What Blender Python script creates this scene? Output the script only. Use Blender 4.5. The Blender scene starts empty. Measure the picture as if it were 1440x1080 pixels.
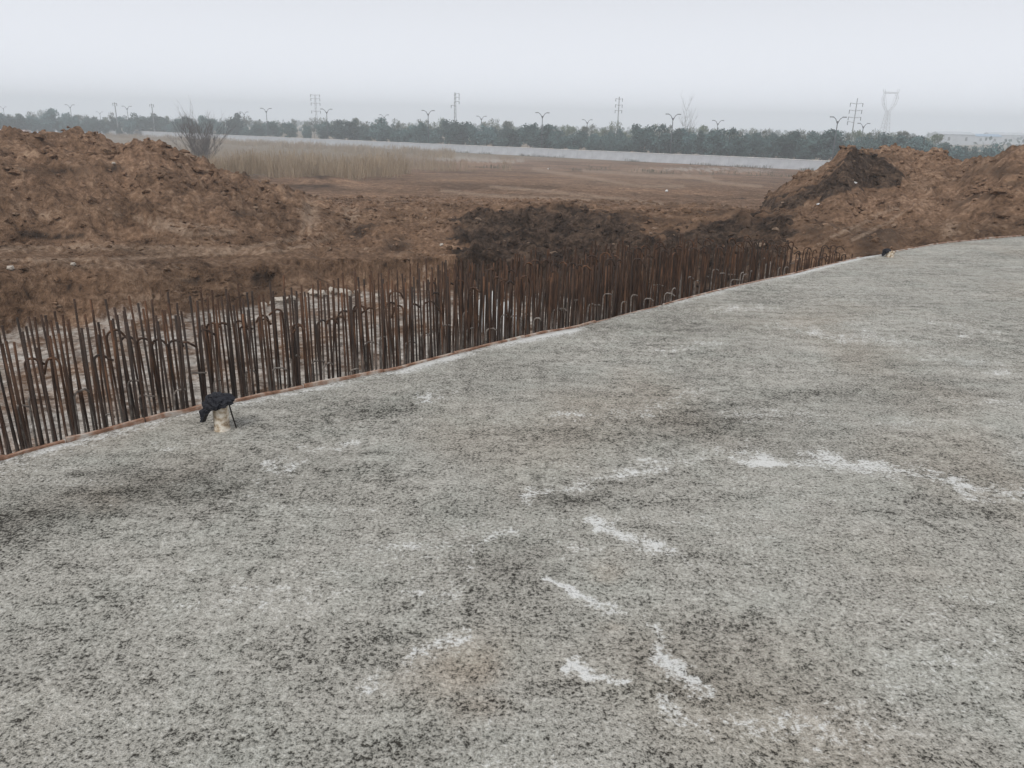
import bpy, math, random
import numpy as np
from mathutils import Matrix, Vector, Euler

random.seed(7); rng = np.random.default_rng(7)
sc = bpy.context.scene
col = sc.collection
R = math.radians

# ------------------------------------------------------------------ camera
PW, PH, F = 1440.0, 1080.0, 1080.0            # photograph pixels, focal length in them
CAMZ = 1.6
PITCH, ROLL = R(18.74), R(1.16)
cam = bpy.data.cameras.new('camera'); camo = bpy.data.objects.new('camera', cam); col.objects.link(camo)
cam.sensor_width = 36.0; cam.lens = 27.0; cam.clip_start = 0.05; cam.clip_end = 9000
RM = Matrix.Rotation(math.pi/2 - PITCH, 3, 'X') @ Matrix.Rotation(ROLL, 3, 'Z')
camo.location = (0, 0, CAMZ); camo.rotation_euler = RM.to_euler()
sc.camera = camo
sc.render.resolution_x, sc.render.resolution_y = 1024, 768

# ------------------------------------------------------------------ sky, sun, exposure
SUN_EL, SUN_AZ = R(50), R(-150)                 # azimuth from +Y towards +X
w = bpy.data.worlds.new('World'); sc.world = w; w.use_nodes = True
nt = w.node_tree; nt.nodes.clear()
def N(t, ty, **kw):
    n = t.nodes.new(ty)
    for k, v in kw.items(): setattr(n, k, v)
    return n
sky = N(nt, 'ShaderNodeTexSky', sky_type='NISHITA', sun_disc=False)
sky.sun_elevation = SUN_EL; sky.sun_rotation = SUN_AZ; sky.dust_density = 6.0; sky.air_density = 1.0; sky.ozone_density = 1.0
hs = N(nt, 'ShaderNodeHueSaturation'); hs.inputs['Saturation'].default_value = 0.3
cl = N(nt, 'ShaderNodeRGB'); cl.outputs[0].default_value = (6.95, 7.17, 7.68, 1)      # the even cloud sheet, in the sky node's units
mixw = N(nt, 'ShaderNodeMix', data_type='RGBA'); mixw.inputs[0].default_value = 0.90
bg = N(nt, 'ShaderNodeBackground'); bg.inputs['Strength'].default_value = 0.092
wo = N(nt, 'ShaderNodeOutputWorld')
nt.links.new(sky.outputs[0], hs.inputs['Color']); nt.links.new(hs.outputs[0], mixw.inputs[6])
tcw = N(nt, 'ShaderNodeTexCoord'); sxw = N(nt, 'ShaderNodeSeparateXYZ'); nt.links.new(tcw.outputs['Generated'], sxw.inputs[0])
mrw = N(nt, 'ShaderNodeMapRange'); mrw.inputs[1].default_value = 0.0; mrw.inputs[2].default_value = .2; mrw.inputs[3].default_value = 1.62; mrw.inputs[4].default_value = 1.0
nt.links.new(sxw.outputs[2], mrw.inputs[0])
vmw = N(nt, 'ShaderNodeVectorMath', operation='SCALE'); nt.links.new(cl.outputs[0], vmw.inputs[0]); nt.links.new(mrw.outputs[0], vmw.inputs['Scale'])
nt.links.new(vmw.outputs[0], mixw.inputs[7]); nt.links.new(mixw.outputs[2], bg.inputs[0]); nt.links.new(bg.outputs[0], wo.inputs[0])
sl = bpy.data.lights.new('sun', 'SUN'); sl.energy = 1.5; sl.angle = R(25); sl.color = (1, .965, .92)
so = bpy.data.objects.new('sun', sl); col.objects.link(so)
sd = Vector((math.sin(SUN_AZ)*math.cos(SUN_EL), math.cos(SUN_AZ)*math.cos(SUN_EL), math.sin(SUN_EL)))
so.rotation_euler = sd.to_track_quat('Z', 'Y').to_euler(); so.location = (0, 0, 60)
sc.cycles.volume_bounces = 3
vs = sc.view_settings; vs.view_transform = 'Standard'; vs.look = 'None'; vs.exposure = 0.18; vs.gamma = 1.0; vs.use_curve_mapping = False

# ------------------------------------------------------------------ photo pixel <-> world
RMn = np.array(RM)
def ray(px, py):
    px = np.asarray(px, float); py = np.asarray(py, float)
    v = np.stack([(px-PW/2)/F, -(py-PH/2)/F, -np.ones_like(px)], -1)
    return v @ RMn.T
def on_plane(px, py, z):                       # where the pixel's ray meets height z
    d = ray(px, py); t = (z-CAMZ)/d[..., 2]
    return d[..., 0]*t, d[..., 1]*t
def at_dist(px, py, dist):                     # azimuth and height of a pixel at a horizontal distance
    d = ray(px, py); h = np.hypot(d[..., 0], d[..., 1])
    return np.arctan2(d[..., 0], d[..., 1]), CAMZ + d[..., 2]/h*dist
def to_px(x, y, z):
    p = np.stack([x, y, z-CAMZ], -1) @ RMn
    zz = np.where(p[..., 2] < -1e-3, -p[..., 2], 1e9)
    px = PW/2 + F*p[..., 0]/zz; py = PH/2 - F*p[..., 1]/zz
    bad = p[..., 2] > -1e-3
    return np.where(bad, -9e3, px), np.where(bad, -9e3, py)
def sstep(t): t = np.clip(t, 0, 1); return t*t*(3-2*t)

# ------------------------------------------------------------------ noise
def _hash(ix, iy, seed):
    h = (ix.astype(np.int64)*374761393 + iy.astype(np.int64)*668265263 + seed*1442695041) & 0xFFFFFFFF
    h = ((h ^ (h >> 13))*1274126177) & 0xFFFFFFFF
    h = (h ^ (h >> 16)) & 0xFFFFFFFF
    return h
def perlin(x, y, seed=0):
    ix = np.floor(x); iy = np.floor(y); fx = x-ix; fy = y-iy
    ux = fx*fx*fx*(fx*(fx*6-15)+10); uy = fy*fy*fy*(fy*(fy*6-15)+10)
    def g(i, j):
        a = _hash(ix+i, iy+j, seed)*(2*math.pi/4294967296.0)
        return np.cos(a)*(fx-i) + np.sin(a)*(fy-j)
    a = g(0, 0); b = g(1, 0); c = g(0, 1); d = g(1, 1)
    return ((a+(b-a)*ux) + ((c+(d-c)*ux)-(a+(b-a)*ux))*uy)*1.5
def fbm(x, y, wl, octv=4, seed=0, gain=.5, billow=False):
    s = np.zeros_like(x); a = 1.0; t = 0
    for o in range(octv):
        n = perlin(x/wl + 17.3*o, y/wl - 9.1*o, seed+o)
        s += a*((np.abs(n)*2-.5) if billow else n); t += a; a *= gain; wl *= .5
    return s/t

# ------------------------------------------------------------------ materials
MATS = {}
def newmat(name, rough=.9, spec=.25):
    m = bpy.data.materials.new(name); m.use_nodes = True
    t = m.node_tree; b = t.nodes['Principled BSDF']
    b.inputs['Roughness'].default_value = rough; b.inputs['Specular IOR Level'].default_value = spec
    MATS[name] = m
    return m, t, b
def L(t, a, b): t.links.new(a, b)
def noise(t, scale, detail=4, rough=.55, vec=None, dist=0.0):
    n = N(t, 'ShaderNodeTexNoise'); n.inputs['Scale'].default_value = scale; n.inputs['Detail'].default_value = detail
    n.inputs['Roughness'].default_value = rough; n.inputs['Distortion'].default_value = dist
    if vec is not None: L(t, vec, n.inputs['Vector'])
    return n.outputs['Fac']
def ramp(t, fac, *stops):
    r = N(t, 'ShaderNodeValToRGB'); e = r.color_ramp.elements
    while len(e) < len(stops): e.new(.5)
    for i, (p, c) in enumerate(stops):
        e[i].position = p; e[i].color = (c, c, c, 1) if not isinstance(c, tuple) else (*c, 1)
    L(t, fac, r.inputs[0]); return r.outputs[0]
def mix(t, fac, a, b, mode='MIX'):
    m = N(t, 'ShaderNodeMix', data_type='RGBA', blend_type=mode)
    for s, v in ((m.inputs[0], fac), (m.inputs[6], a), (m.inputs[7], b)):
        if isinstance(v, (int, float)): s.default_value = v
        elif isinstance(v, tuple): s.default_value = (*v, 1)
        else: L(t, v, s)
    return m.outputs[2]
def mth(t, op, a, b=None, clamp=False):
    m = N(t, 'ShaderNodeMath', operation=op, use_clamp=clamp)
    for s, v in ((m.inputs[0], a), (m.inputs[1], b)):
        if v is None: continue
        if isinstance(v, (int, float)): s.default_value = v
        else: L(t, v, s)
    return m.outputs[0]
def pos(t, obj=True): return N(t, 'ShaderNodeTexCoord').outputs['Object']
def bump(t, b, h, strength, dist):
    n = N(t, 'ShaderNodeBump'); n.inputs['Strength'].default_value = strength; n.inputs['Distance'].default_value = dist
    L(t, h, n.inputs['Height']); L(t, n.outputs[0], b.inputs['Normal'])

def mat_concrete():
    m, t, b = newmat('rough_concrete', .93, .2)
    P = pos(t); at = N(t, 'ShaderNodeAttribute', attribute_name='paint')
    sp = N(t, 'ShaderNodeSeparateColor'); L(t, at.outputs['Color'], sp.inputs[0])
    white, dark, brown = sp.outputs
    pit = noise(t, 72, 3, .62, P, .3)
    pit2 = noise(t, 170, 2, .6, P)
    mid = noise(t, 13, 4, .65, P)
    big = noise(t, 1.1, 5, .6, P)
    pm = mth(t, 'ADD', mth(t, 'MULTIPLY', pit, .62), mth(t, 'MULTIPLY', pit2, .38))
    pm = mth(t, 'ADD', pm, mth(t, 'MULTIPLY', mth(t, 'SUBTRACT', mid, .5), .30))
    pm = mth(t, 'ADD', pm, mth(t, 'MULTIPLY', mth(t, 'SUBTRACT', big, .5), .15))
    mp = N(t, 'ShaderNodeMapping'); mp.inputs['Scale'].default_value = (1.5, 6.5, 1); mp.inputs['Rotation'].default_value = (0, 0, R(-14)); L(t, P, mp.inputs[0])
    stk = noise(t, 1.0, 6, .68, mp.outputs[0], .4)
    pm = mth(t, 'ADD', pm, mth(t, 'MULTIPLY', mth(t, 'SUBTRACT', stk, .5), .22))
    pm = mth(t, 'SUBTRACT', pm, mth(t, 'MULTIPLY', dark, .07))
    pm = mth(t, 'ADD', pm, mth(t, 'MULTIPLY', white, .06))
    c = ramp(t, pm, (.365, (.044, .039, .032)), (.415, (.150, .146, .127)), (.465, (.322, .308, .270)), (.545, (.435, .417, .370)), (.65, (.615, .596, .54)))
    hue = noise(t, 2.3, 3, .6, P)
    c = mix(t, ramp(t, hue, (.42, 0.0), (.62, .35)), c, (.36, .335, .30), 'MULTIPLY') if False else mix(t, ramp(t, hue, (.45, 0.0), (.68, .5)), c, mix(t, 1.0, c, (.95, 1.0, 1.0), 'MULTIPLY'))
    c = mix(t, mth(t, 'MULTIPLY', dark, .42), c, mix(t, 1.0, c, (.42, .40, .38), 'MULTIPLY'))
    c = mix(t, mth(t, 'MULTIPLY', brown, .5), c, mix(t, 1.0, c, (.80, .62, .48), 'MULTIPLY'))
    wn = mth(t, 'ADD', mth(t, 'MULTIPLY', noise(t, 18, 6, .72, P), .5), mth(t, 'MULTIPLY', noise(t, 60, 4, .7, P), .5))
    wf = mth(t, 'ADD', mth(t, 'MULTIPLY', white, .75), mth(t, 'ADD', mth(t, 'MULTIPLY', mth(t, 'SUBTRACT', wn, .5), 2.6), mth(t, 'MULTIPLY', mth(t, 'SUBTRACT', pm, .5), 1.3)))
    wf = mth(t, 'MULTIPLY', mth(t, 'SUBTRACT', mth(t, 'ADD', wf, mth(t, 'MULTIPLY', mth(t, 'SUBTRACT', stk, .5), .5)), .44), 2.8, True)
    wf = mth(t, 'MULTIPLY', wf, .92)
    c = mix(t, wf, c, (.76, .76, .735))
    L(t, c, b.inputs['Base Color'])
    bump(t, b, pm, 1.0, .022)
    return m
def mat_soil():
    m, t, b = newmat('site_soil', .96, .12)
    P = pos(t); at = N(t, 'ShaderNodeAttribute', attribute_name='paint')
    sp = N(t, 'ShaderNodeSeparateColor'); L(t, at.outputs['Color'], sp.inputs[0])
    dark, pale, floor = sp.outputs; grass = at.outputs['Alpha']
    n1 = noise(t, 1.6, 6, .65, P); n2 = noise(t, 9, 5, .65, P); n3 = noise(t, .35, 4, .6, P)
    s = mth(t, 'ADD', mth(t, 'MULTIPLY', n1, .5), mth(t, 'MULTIPLY', n2, .5))
    c = ramp(t, s, (.33, (.050, .029, .018)), (.43, (.135, .081, .050)), (.54, (.25, .155, .098)), (.65, (.42, .285, .19)))
    c = mix(t, ramp(t, n3, (.42, 0.0), (.62, .5)), c, mix(t, 1.0, c, (.92, .94, .98), 'MULTIPLY'))
    n4 = noise(t, .11, 5, .65, P)
    c = mix(t, 1.0, c, ramp(t, n4, (.36, .62), (.64, 1.22)), 'MULTIPLY')
    edge = mth(t, 'MULTIPLY', mth(t, 'SUBTRACT', n2, .5), .9)
    df = mth(t, 'MULTIPLY', mth(t, 'SUBTRACT', mth(t, 'ADD', dark, edge), .3), 3.2, True)
    c = mix(t, mth(t, 'MULTIPLY', df, .95), c, ramp(t, s, (.36, (.013, .009, .007)), (.48, (.044, .030, .022)), (.62, (.13, .088, .062))))
    pf = mth(t, 'MULTIPLY', mth(t, 'SUBTRACT', mth(t, 'ADD', pale, edge), .25), 1.6, True)
    c = mix(t, mth(t, 'MULTIPLY', pf, .8), c, ramp(t, s, (.36, (.20, .135, .09)), (.64, (.43, .32, .235))))
    ff = mth(t, 'MULTIPLY', mth(t, 'SUBTRACT', mth(t, 'ADD', floor, edge), .3), 2.0, True)
    c = mix(t, ff, c, ramp(t, s, (.36, (.20, .18, .16)), (.50, (.45, .415, .37)), (.64, (.70, .65, .59))))
    gf = mth(t, 'MULTIPLY', mth(t, 'SUBTRACT', mth(t, 'ADD', grass, edge), .25), 2.0, True)
    c = mix(t, mth(t, 'MULTIPLY', gf, .85), c, ramp(t, s, (.36, (.13, .105, .075)), (.64, (.30, .25, .185))))
    L(t, c, b.inputs['Base Color'])
    h = mth(t, 'ADD', mth(t, 'ADD', mth(t, 'MULTIPLY', n1, .9), mth(t, 'MULTIPLY', n2, .6)), mth(t, 'MULTIPLY', noise(t, 30, 3, .6, P), .3))
    bump(t, b, h, 1.0, .15)
    return m
def mat_simple(name, stops, scale=6, rough=.9, bs=.4, bd=.02, spec=.25):
    m, t, b = newmat(name, rough, spec); P = pos(t)
    n = noise(t, scale, 5, .62, P); L(t, ramp(t, n, *stops), b.inputs['Base Color']); bump(t, b, n, bs, bd)
    return m
def mat_rust():
    m, t, b = newmat('rusty_steel', .85, .3)
    P = pos(t); oi = N(t, 'ShaderNodeObjectInfo'); rnd = oi.outputs['Random']
    mp = N(t, 'ShaderNodeMapping'); mp.inputs['Scale'].default_value = (1, 1, .25); L(t, P, mp.inputs[0])
    ad = N(t, 'ShaderNodeVectorMath', operation='ADD'); L(t, mp.outputs[0], ad.inputs[0])
    cx = N(t, 'ShaderNodeCombineXYZ'); L(t, mth(t, 'MULTIPLY', rnd, 40), cx.inputs[0]); L(t, cx.outputs[0], ad.inputs[1])
    n = noise(t, 22, 4, .65, ad.outputs[0])
    c = ramp(t, n, (.30, (.018, .012, .009)), (.50, (.074, .040, .025)), (.70, (.175, .088, .048)))
    c = mix(t, ramp(t, rnd, (.25, .7), (.65, 0.0)), c, (.036, .030, .027))
    # cement splash on the lower stretch just over the slab edge
    sx = N(t, 'ShaderNodeSeparateXYZ'); L(t, P, sx.inputs[0])
    g = mth(t, 'SUBTRACT', 1.98, sx.outputs[2]); g = mth(t, 'MULTIPLY', g, 2.2, True)
    g = mth(t, 'MULTIPLY', g, mth(t, 'ADD', .25, mth(t, 'MULTIPLY', rnd, .6)))
    f = mth(t, 'MULTIPLY', mth(t, 'SUBTRACT', mth(t, 'ADD', g, mth(t, 'MULTIPLY', n, .7)), .62), 2.2, True)
    c = mix(t, f, c, (.25, .225, .20))
    L(t, c, b.inputs['Base Color']); rib = mth(t, 'SINE', mth(t, 'MULTIPLY', sx.outputs[2], 520))
    bump(t, b, mth(t, 'ADD', n, mth(t, 'MULTIPLY', rib, .35)), .6, .004)
    return m
def mat_leaf(name, a, bcol):
    m, t, b = newmat(name, .8, .2); P = pos(t); oi = N(t, 'ShaderNodeObjectInfo')
    n = noise(t, 1.4, 3, .6, P); c = ramp(t, n, (.32, a), (.68, bcol))
    hsv = N(t, 'ShaderNodeHueSaturation'); L(t, c, hsv.inputs['Color'])
    L(t, mth(t, 'ADD', .55, mth(t, 'MULTIPLY', oi.outputs['Random'], .95)), hsv.inputs['Value'])
    L(t, mth(t, 'ADD', .475, mth(t, 'MULTIPLY', oi.outputs['Random'], .05)), hsv.inputs['Hue'])
    L(t, hsv.outputs[0], b.inputs['Base Color'])
    return m
mat_concrete(); mat_soil(); mat_rust()
mat_leaf('evergreen_leaves', (.055, .098, .096), (.105, .168, .155))  # leaf green shifted bluer and paler, with some distance haze painted in
mat_leaf('wispy_leaves', (.075, .095, .06), (.15, .175, .115))
mat_simple('bark', ((.3, (.05, .042, .035)), (.7, (.13, .11, .095))), 8)
mat_simple('bare_twigs', ((.3, (.07, .058, .052)), (.7, (.13, .11, .10))), 3)
mat_simple('reed_straw', ((.3, (.21, .16, .105)), (.7, (.44, .345, .245))), .35, bs=0)
mat_simple('weed_green', ((.3, (.06, .06, .038)), (.7, (.17, .15, .10))), .5, bs=0)
mat_simple('cement_crust', ((.3, (.07, .052, .042)), (.5, (.17, .145, .125)), (.7, (.34, .315, .285))), 30)
mat_simple('formwork_ply', ((.32, (.13, .075, .05)), (.46, (.29, .165, .11)), (.56, (.42, .33, .27)), (.68, (.55, .53, .49))), 9)
mat_simple('wall_concrete', ((.3, (.40, .42, .45)), (.7, (.54, .56, .59))), .6, bs=.1)
mat_simple('wall_cap', ((.3, (.62, .62, .62)), (.7, (.78, .78, .78))), .6, bs=.1)
mat_simple('lamp_steel', ((.3, (.06, .065, .075)), (.7, (.10, .105, .115))), 2, .5)
mat_simple('hazed_steel', ((.3, (.52, .54, .56)), (.7, (.62, .64, .66))), 2, .5)  # steel of the far pylon, lightened to carry distance haze in its colour
mat_simple('galvanised_steel', ((.3, (.20, .21, .22)), (.7, (.30, .31, .32))), 2, .5)
mat_simple('black_plastic', ((.3, (.008, .008, .011)), (.7, (.022, .023, .030))), 14, .5, .25, .01, .22)
mat_simple('pipe_mortar', ((.34, (.20, .14, .085)), (.48, (.50, .41, .30)), (.62, (.74, .69, .60))), 34, .8, .5, .006)
mat_simple('dark_iron', ((.3, (.012, .011, .010)), (.7, (.05, .038, .03))), 30, .7)
mat_simple('pale_stone', ((.3, (.30, .26, .21)), (.7, (.56, .51, .45))), 6)
mat_simple('white_sack', ((.3, (.56, .56, .55)), (.7, (.70, .70, .69))), 6)
mat_simple('shed_wall', ((.3, (.42, .45, .48)), (.7, (.54, .57, .60))), .3, bs=0)
mat_simple('shed_roof_blue', ((.3, (.20, .32, .46)), (.7, (.30, .42, .55))), .3, bs=0)
mat_simple('shed_roof_red', ((.3, (.36, .27, .25)), (.7, (.46, .36, .33))), .3, bs=0)
mat_simple('dark_glass', ((.3, (.03, .035, .04)), (.7, (.06, .065, .07))), 1, .2, 0)

# ------------------------------------------------------------------ mesh helpers
def tag(o, label=None, cat=None, group=None, kind=None):
    if label: o['label'] = label
    if cat: o['category'] = cat
    if group: o['group'] = group
    if kind: o['kind'] = kind
    return o
def mesh_np(name, V, Fq, mat, smooth=False):
    me = bpy.data.meshes.new(name); V = np.asarray(V, np.float32); Fq = np.asarray(Fq, np.int32)
    k = Fq.shape[1]
    me.vertices.add(len(V)); me.vertices.foreach_set('co', V.ravel())
    me.loops.add(Fq.size); me.loops.foreach_set('vertex_index', Fq.ravel())
    me.polygons.add(len(Fq)); me.polygons.foreach_set('loop_start', np.arange(0, Fq.size, k, dtype=np.int32))
    me.polygons.foreach_set('use_smooth', np.full(len(Fq), smooth))
    me.update(calc_edges=True); me.validate(clean_customdata=False)
    if mat: me.materials.append(MATS[mat])
    return me
def link(name, me, parent=None, loc=None, rot=None, scale=None):
    o = bpy.data.objects.new(name, me); col.objects.link(o)
    if parent: o.parent = parent
    if loc is not None: o.location = loc
    if rot is not None: o.rotation_euler = rot
    if scale is not None: o.scale = scale if hasattr(scale, '__len__') else (scale,)*3
    return o
class MB:
    def __init__(s): s.v = []; s.f = []
    def box(s, x0, x1, y0, y1, z0, z1):
        n = len(s.v)
        s.v += [(x, y, z) for z in (z0, z1) for x, y in ((x0, y0), (x1, y0), (x1, y1), (x0, y1))]
        s.f += [tuple(n+i for i in q) for q in ((3, 2, 1, 0), (4, 5, 6, 7), (0, 1, 5, 4), (1, 2, 6, 5), (2, 3, 7, 6), (3, 0, 4, 7))]
        return s
    def tube(s, pts, rad, sides=6, cap=True):
        P = [Vector(p) for p in pts]; rad = rad if hasattr(rad, '__len__') else [rad]*len(P)
        n0 = len(s.v); up = None
        for i, p in enumerate(P):
            d = (P[min(i+1, len(P)-1)] - P[max(i-1, 0)]).normalized()
            if up is None: up = Vector((1, 0, 0)) if abs(d.x) < .9 else Vector((0, 1, 0))
            a = (up - d*up.dot(d)).normalized(); b = d.cross(a); up = a
            for k in range(sides):
                q = 2*math.pi*k/sides; s.v.append(tuple(p + (a*math.cos(q)+b*math.sin(q))*rad[i]))
        for i in range(len(P)-1):
            for k in range(sides):
                k2 = (k+1) % sides
                s.f.append((n0+i*sides+k, n0+i*sides+k2, n0+(i+1)*sides+k2, n0+(i+1)*sides+k))
        if cap:
            s.f.append(tuple(n0+k for k in range(sides-1, -1, -1)))
            e = n0+(len(P)-1)*sides; s.f.append(tuple(e+k for k in range(sides)))
        return s
    def mesh(s, name, mat, smooth=False):
        me = bpy.data.meshes.new(name); me.from_pydata(s.v, [], s.f); me.materials.append(MATS[mat])
        if smooth: me.polygons.foreach_set('use_smooth', [True]*len(me.polygons))
        me.update(); return me
def paint(me, rgba):
    a = me.color_attributes.new('paint', 'FLOAT_COLOR', 'POINT')
    a.data.foreach_set('color', np.asarray(rgba, np.float32).ravel())
def seg_dist(px, py, pts):
    d = np.full(px.shape, 1e9)
    for (x0, y0), (x1, y1) in zip(pts[:-1], pts[1:]):
        dx, dy = x1-x0, y1-y0; t = np.clip(((px-x0)*dx+(py-y0)*dy)/(dx*dx+dy*dy), 0, 1)
        d = np.minimum(d, np.hypot(px-x0-t*dx, py-y0-t*dy))
    return d
def blob(px, py, cx, cy, rx, ry, rot=0):
    c, s = math.cos(R(rot)), math.sin(R(rot)); dx, dy = px-cx, py-cy
    return np.exp(-(((dx*c+dy*s)/rx)**2 + ((-dx*s+dy*c)/ry)**2))

def poly_mask(px, py, poly, soft):
    d = seg_dist(px, py, poly+[poly[0]]); ins = np.zeros(px.shape, bool)
    for (x0, y0), (x1, y1) in zip(poly, poly[1:]+[poly[0]]):
        if y0 != y1: ins ^= ((y0 > py) != (y1 > py)) & (px < (x1-x0)*(py-y0)/(y1-y0)+x0)
    return sstep(np.where(ins, d, -d)/soft+.5)
FACE = [(641, 302), (660, 293), (720, 293), (800, 289), (868, 300), (900, 310), (905, 326), (930, 330), (960, 316), (1010, 312), (1050, 300), (1112, 301), (1108, 345), (1095, 395), (880, 460), (720, 430), (628, 395), (640, 350)]
STREAK = [(1195, 210), (1215, 213), (1240, 220), (1262, 238), (1276, 250), (1258, 263), (1200, 266), (1165, 277), (1125, 292), (1060, 290), (1075, 280), (1105, 277), (1150, 258), (1170, 240), (1190, 222)]

# ------------------------------------------------------------------ slab outline (plan) as a radius for each azimuth
EDGE = [(0, 644), (100, 617), (200, 592), (300, 569), (400, 549), (460, 537), (560, 517), (660, 491), (760, 468), (820, 457),
        (850, 448), (920, 431), (1020, 405), (1120, 383), (1180, 368), (1215, 360), (1250, 355), (1320, 342), (1380, 336), (1440, 331)]
ex, ey = on_plane([p[0] for p in EDGE], [p[1] for p in EDGE], 0.0)
eaz = np.arctan2(ex, ey); er = np.hypot(ex, ey)
lx, ly = ex[0], ey[0]; dx, dy = ex[0]-ex[4], ey[0]-ey[4]; q = math.hypot(dx, dy); dx /= q; dy /= q
left = [(lx+dx*t, ly+dy*t) for t in (5.2, 3.8, 2.6, 1.6, .8)]
AZ0 = np.array([-math.pi, -2.6, -2.1] + [math.atan2(a, b) for a, b in left] + list(eaz) + [.78, .95, 1.25, 1.7, 2.2, 2.7, math.pi])
RR0 = np.array([9.5, 8.2, 7.4] + [math.hypot(a, b) for a, b in left] + list(er) + [15.8, 15.9, 14.5, 12.3, 10.8, 10.0, 9.5])
def edge_r(az): return np.interp(az, AZ0, RR0)
def edge_pt(x_px):                              # slab edge point under a photo column, with outward normal and tangent
    y_px = np.interp(x_px, [p[0] for p in EDGE], [p[1] for p in EDGE])
    x, y = on_plane(x_px, y_px, 0.0); return float(x), float(y)

d_az = R(.1)
fine = np.arange(R(-43), R(43), d_az)
coarse = np.concatenate([np.arange(R(43), math.pi*2-R(43), R(2))])
AZ = np.concatenate([fine, coarse]); AZw = (AZ+math.pi) % (2*math.pi) - math.pi
NA = len(AZ)

# ------------------------------------------------------------------ the concrete slab
def build_slab():
    NR = 330
    Re = edge_r(AZw)
    Re = Re - .03*np.clip(fbm(Re*np.sin(AZ), Re*np.cos(AZ), .22, 3, 301), 0, 1)
    u = np.linspace(0, 1, NR)[:, None]
    inv = (1/1.05)*(1-u) + (1/Re[None, :])*u
    r = 1/inv
    x = r*np.sin(AZ)[None, :]; y = r*np.cos(AZ)[None, :]
    z = .018*fbm(x, y, 2.4, 3, 3) + .007*fbm(x, y, .5, 3, 9)
    z = z*sstep((Re[None, :]-r)/.8) - .012*(1-sstep((Re[None, :]-r)/.25))
    px, py = to_px(x, y, z)
    wob = 34*fbm(x, y, .22, 4, 41, .65); wx = px+wob; wy = py + 22*fbm(x, y, .2, 4, 55, .65); brk = np.clip(.82+.75*fbm(x, y, .35, 3, 57), .2, 1.15)
    white = np.zeros_like(px); dark = np.zeros_like(px); brown = np.zeros_like(px)
    def line(pts, wd, s):
        nonlocal white
        white = np.maximum(white, (1.18 if s > .72 else 1.38)*s*brk*np.exp(-(seg_dist(wx, wy, pts)/(wd*1.25))**2))
    def spot(cx, cy, rx, ry, s, rot=0):
        nonlocal white
        white = np.maximum(white, s*brk*blob(wx, wy, cx, cy, rx, ry, rot))
    line([(845, 738), (905, 765), (985, 797)], 11, .80)
    line([(770, 812), (850, 855), (905, 872), (935, 890)], 7, .78); line([(925, 885), (935, 925), (960, 955), (990, 978)], 13, .95)
    line([(800, 937), (835, 950), (875, 956)], 6, .72); line([(940, 985), (985, 1020)], 22, .55)
    line([(725, 750), (680, 758), (662, 775), (665, 800)], 8, .70); line([(550, 776), (580, 770), (600, 776)], 5, .66); spot(585, 835, 28, 20, .68)
    line([(670, 815), (610, 838)], 10, .45)
    line([(740, 700), (850, 672), (960, 646), (1050, 632)], 9, .62); spot(1075, 641, 42, 17, .72, 5); line([(1050, 650), (1110, 655)], 8, .7)
    line([(1130, 645), (1240, 660), (1290, 665), (1345, 682), (1440, 706)], 12, .70)
    line([(520, 965), (600, 915), (660, 895)], 13, .55); line([(778, 755), (806, 772), (800, 778)], 8, .66); line([(1440, 700), (1520, 730)], 14, .6)
    spot(1283, 747, 14, 10, .6); spot(415, 818, 8, 6, .55)
    for a in (((870, 580), (1000, 552), 5), ((1100, 462), (1285, 486), 9), ((1300, 500), (1440, 520), 8), ((420, 632), (500, 626), 5), ((360, 660), (420, 655), 6),
              ((850, 590), (960, 572), 5), ((1000, 440), (1080, 432), 4), ((900, 500), (1010, 482), 4), ((1040, 470), (1090, 455), 4), ((1300, 450), (1400, 470), 6),
              ((760, 590), (830, 580), 4), ((590, 560), (650, 548), 4), ((210, 628), (330, 612), 5), ((1180, 420), (1240, 424), 3)):
        line([a[0], a[1]], a[2], .50)
    white = np.maximum(white, np.clip(.08+.75*fbm(x*.55+y*.25, y*1.5-x*.3, .9, 4, 63, .6), 0, .45))
    edx = Re[None, :]-r                                   # metres in from the edge
    en = np.clip(.5+1.1*fbm(x, y, 1.1, 3, 77), 0, 1)
    band = np.exp(-(edx/np.interp(px, [300, 620, 1200], [.15, .22, .30]))**2)
    segw = np.interp(px, [-400, 0, 120, 200, 300, 420, 540, 580, 640, 680, 720, 800, 835, 900, 960, 1030, 1075, 1100, 1220, 1250, 1300, 1440],
                     [.5, .62, .66, .45, .35, .55, .62, 1, .9, .35, .8, .95, .35, .5, .85, .8, .6, 1, 1, .4, .5, .4])
    white = np.maximum(white, band*segw*(1.0+.7*en))
    white = np.maximum(white, .62*np.exp(-(edx/.42)**2)*np.interp(px, [-300, 0, 130, 230], [1, 1, .7, 0]))
    dark = np.maximum.reduce([1.2*blob(wx, wy, 235, 688, 200, 30, -6), 1.0*blob(wx, wy, 40, 728, 140, 26, -8), .85*blob(wx, wy, 800, 703, 55, 15), .6*blob(wx, wy, 850, 690, 60, 12, -12), .75*blob(wx, wy, 1010, 596, 150, 24),
                              .5*blob(wx, wy, 720, 800, 80, 40), .45*blob(wx, wy, 600, 1050, 90, 25), .45*blob(wx, wy, 1150, 640, 160, 14, 8), .45*blob(wx, wy, 1000, 950, 130, 40, 15),
                              .4*blob(wx, wy, 1220, 560, 160, 16), .5*blob(wx, wy, 520, 575, 140, 12, -12), .4*blob(wx, wy, 900, 460, 130, 8)])
    brown = np.maximum.reduce([.9*blob(wx, wy, 650, 940, 85, 38, -20), .6*blob(wx, wy, 670, 990, 40, 25), .5*blob(wx, wy, 855, 800, 25, 14), .5*blob(wx, wy, 860, 880, 20, 10), .5*blob(wx, wy, 140, 700, 60, 14)])
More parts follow.
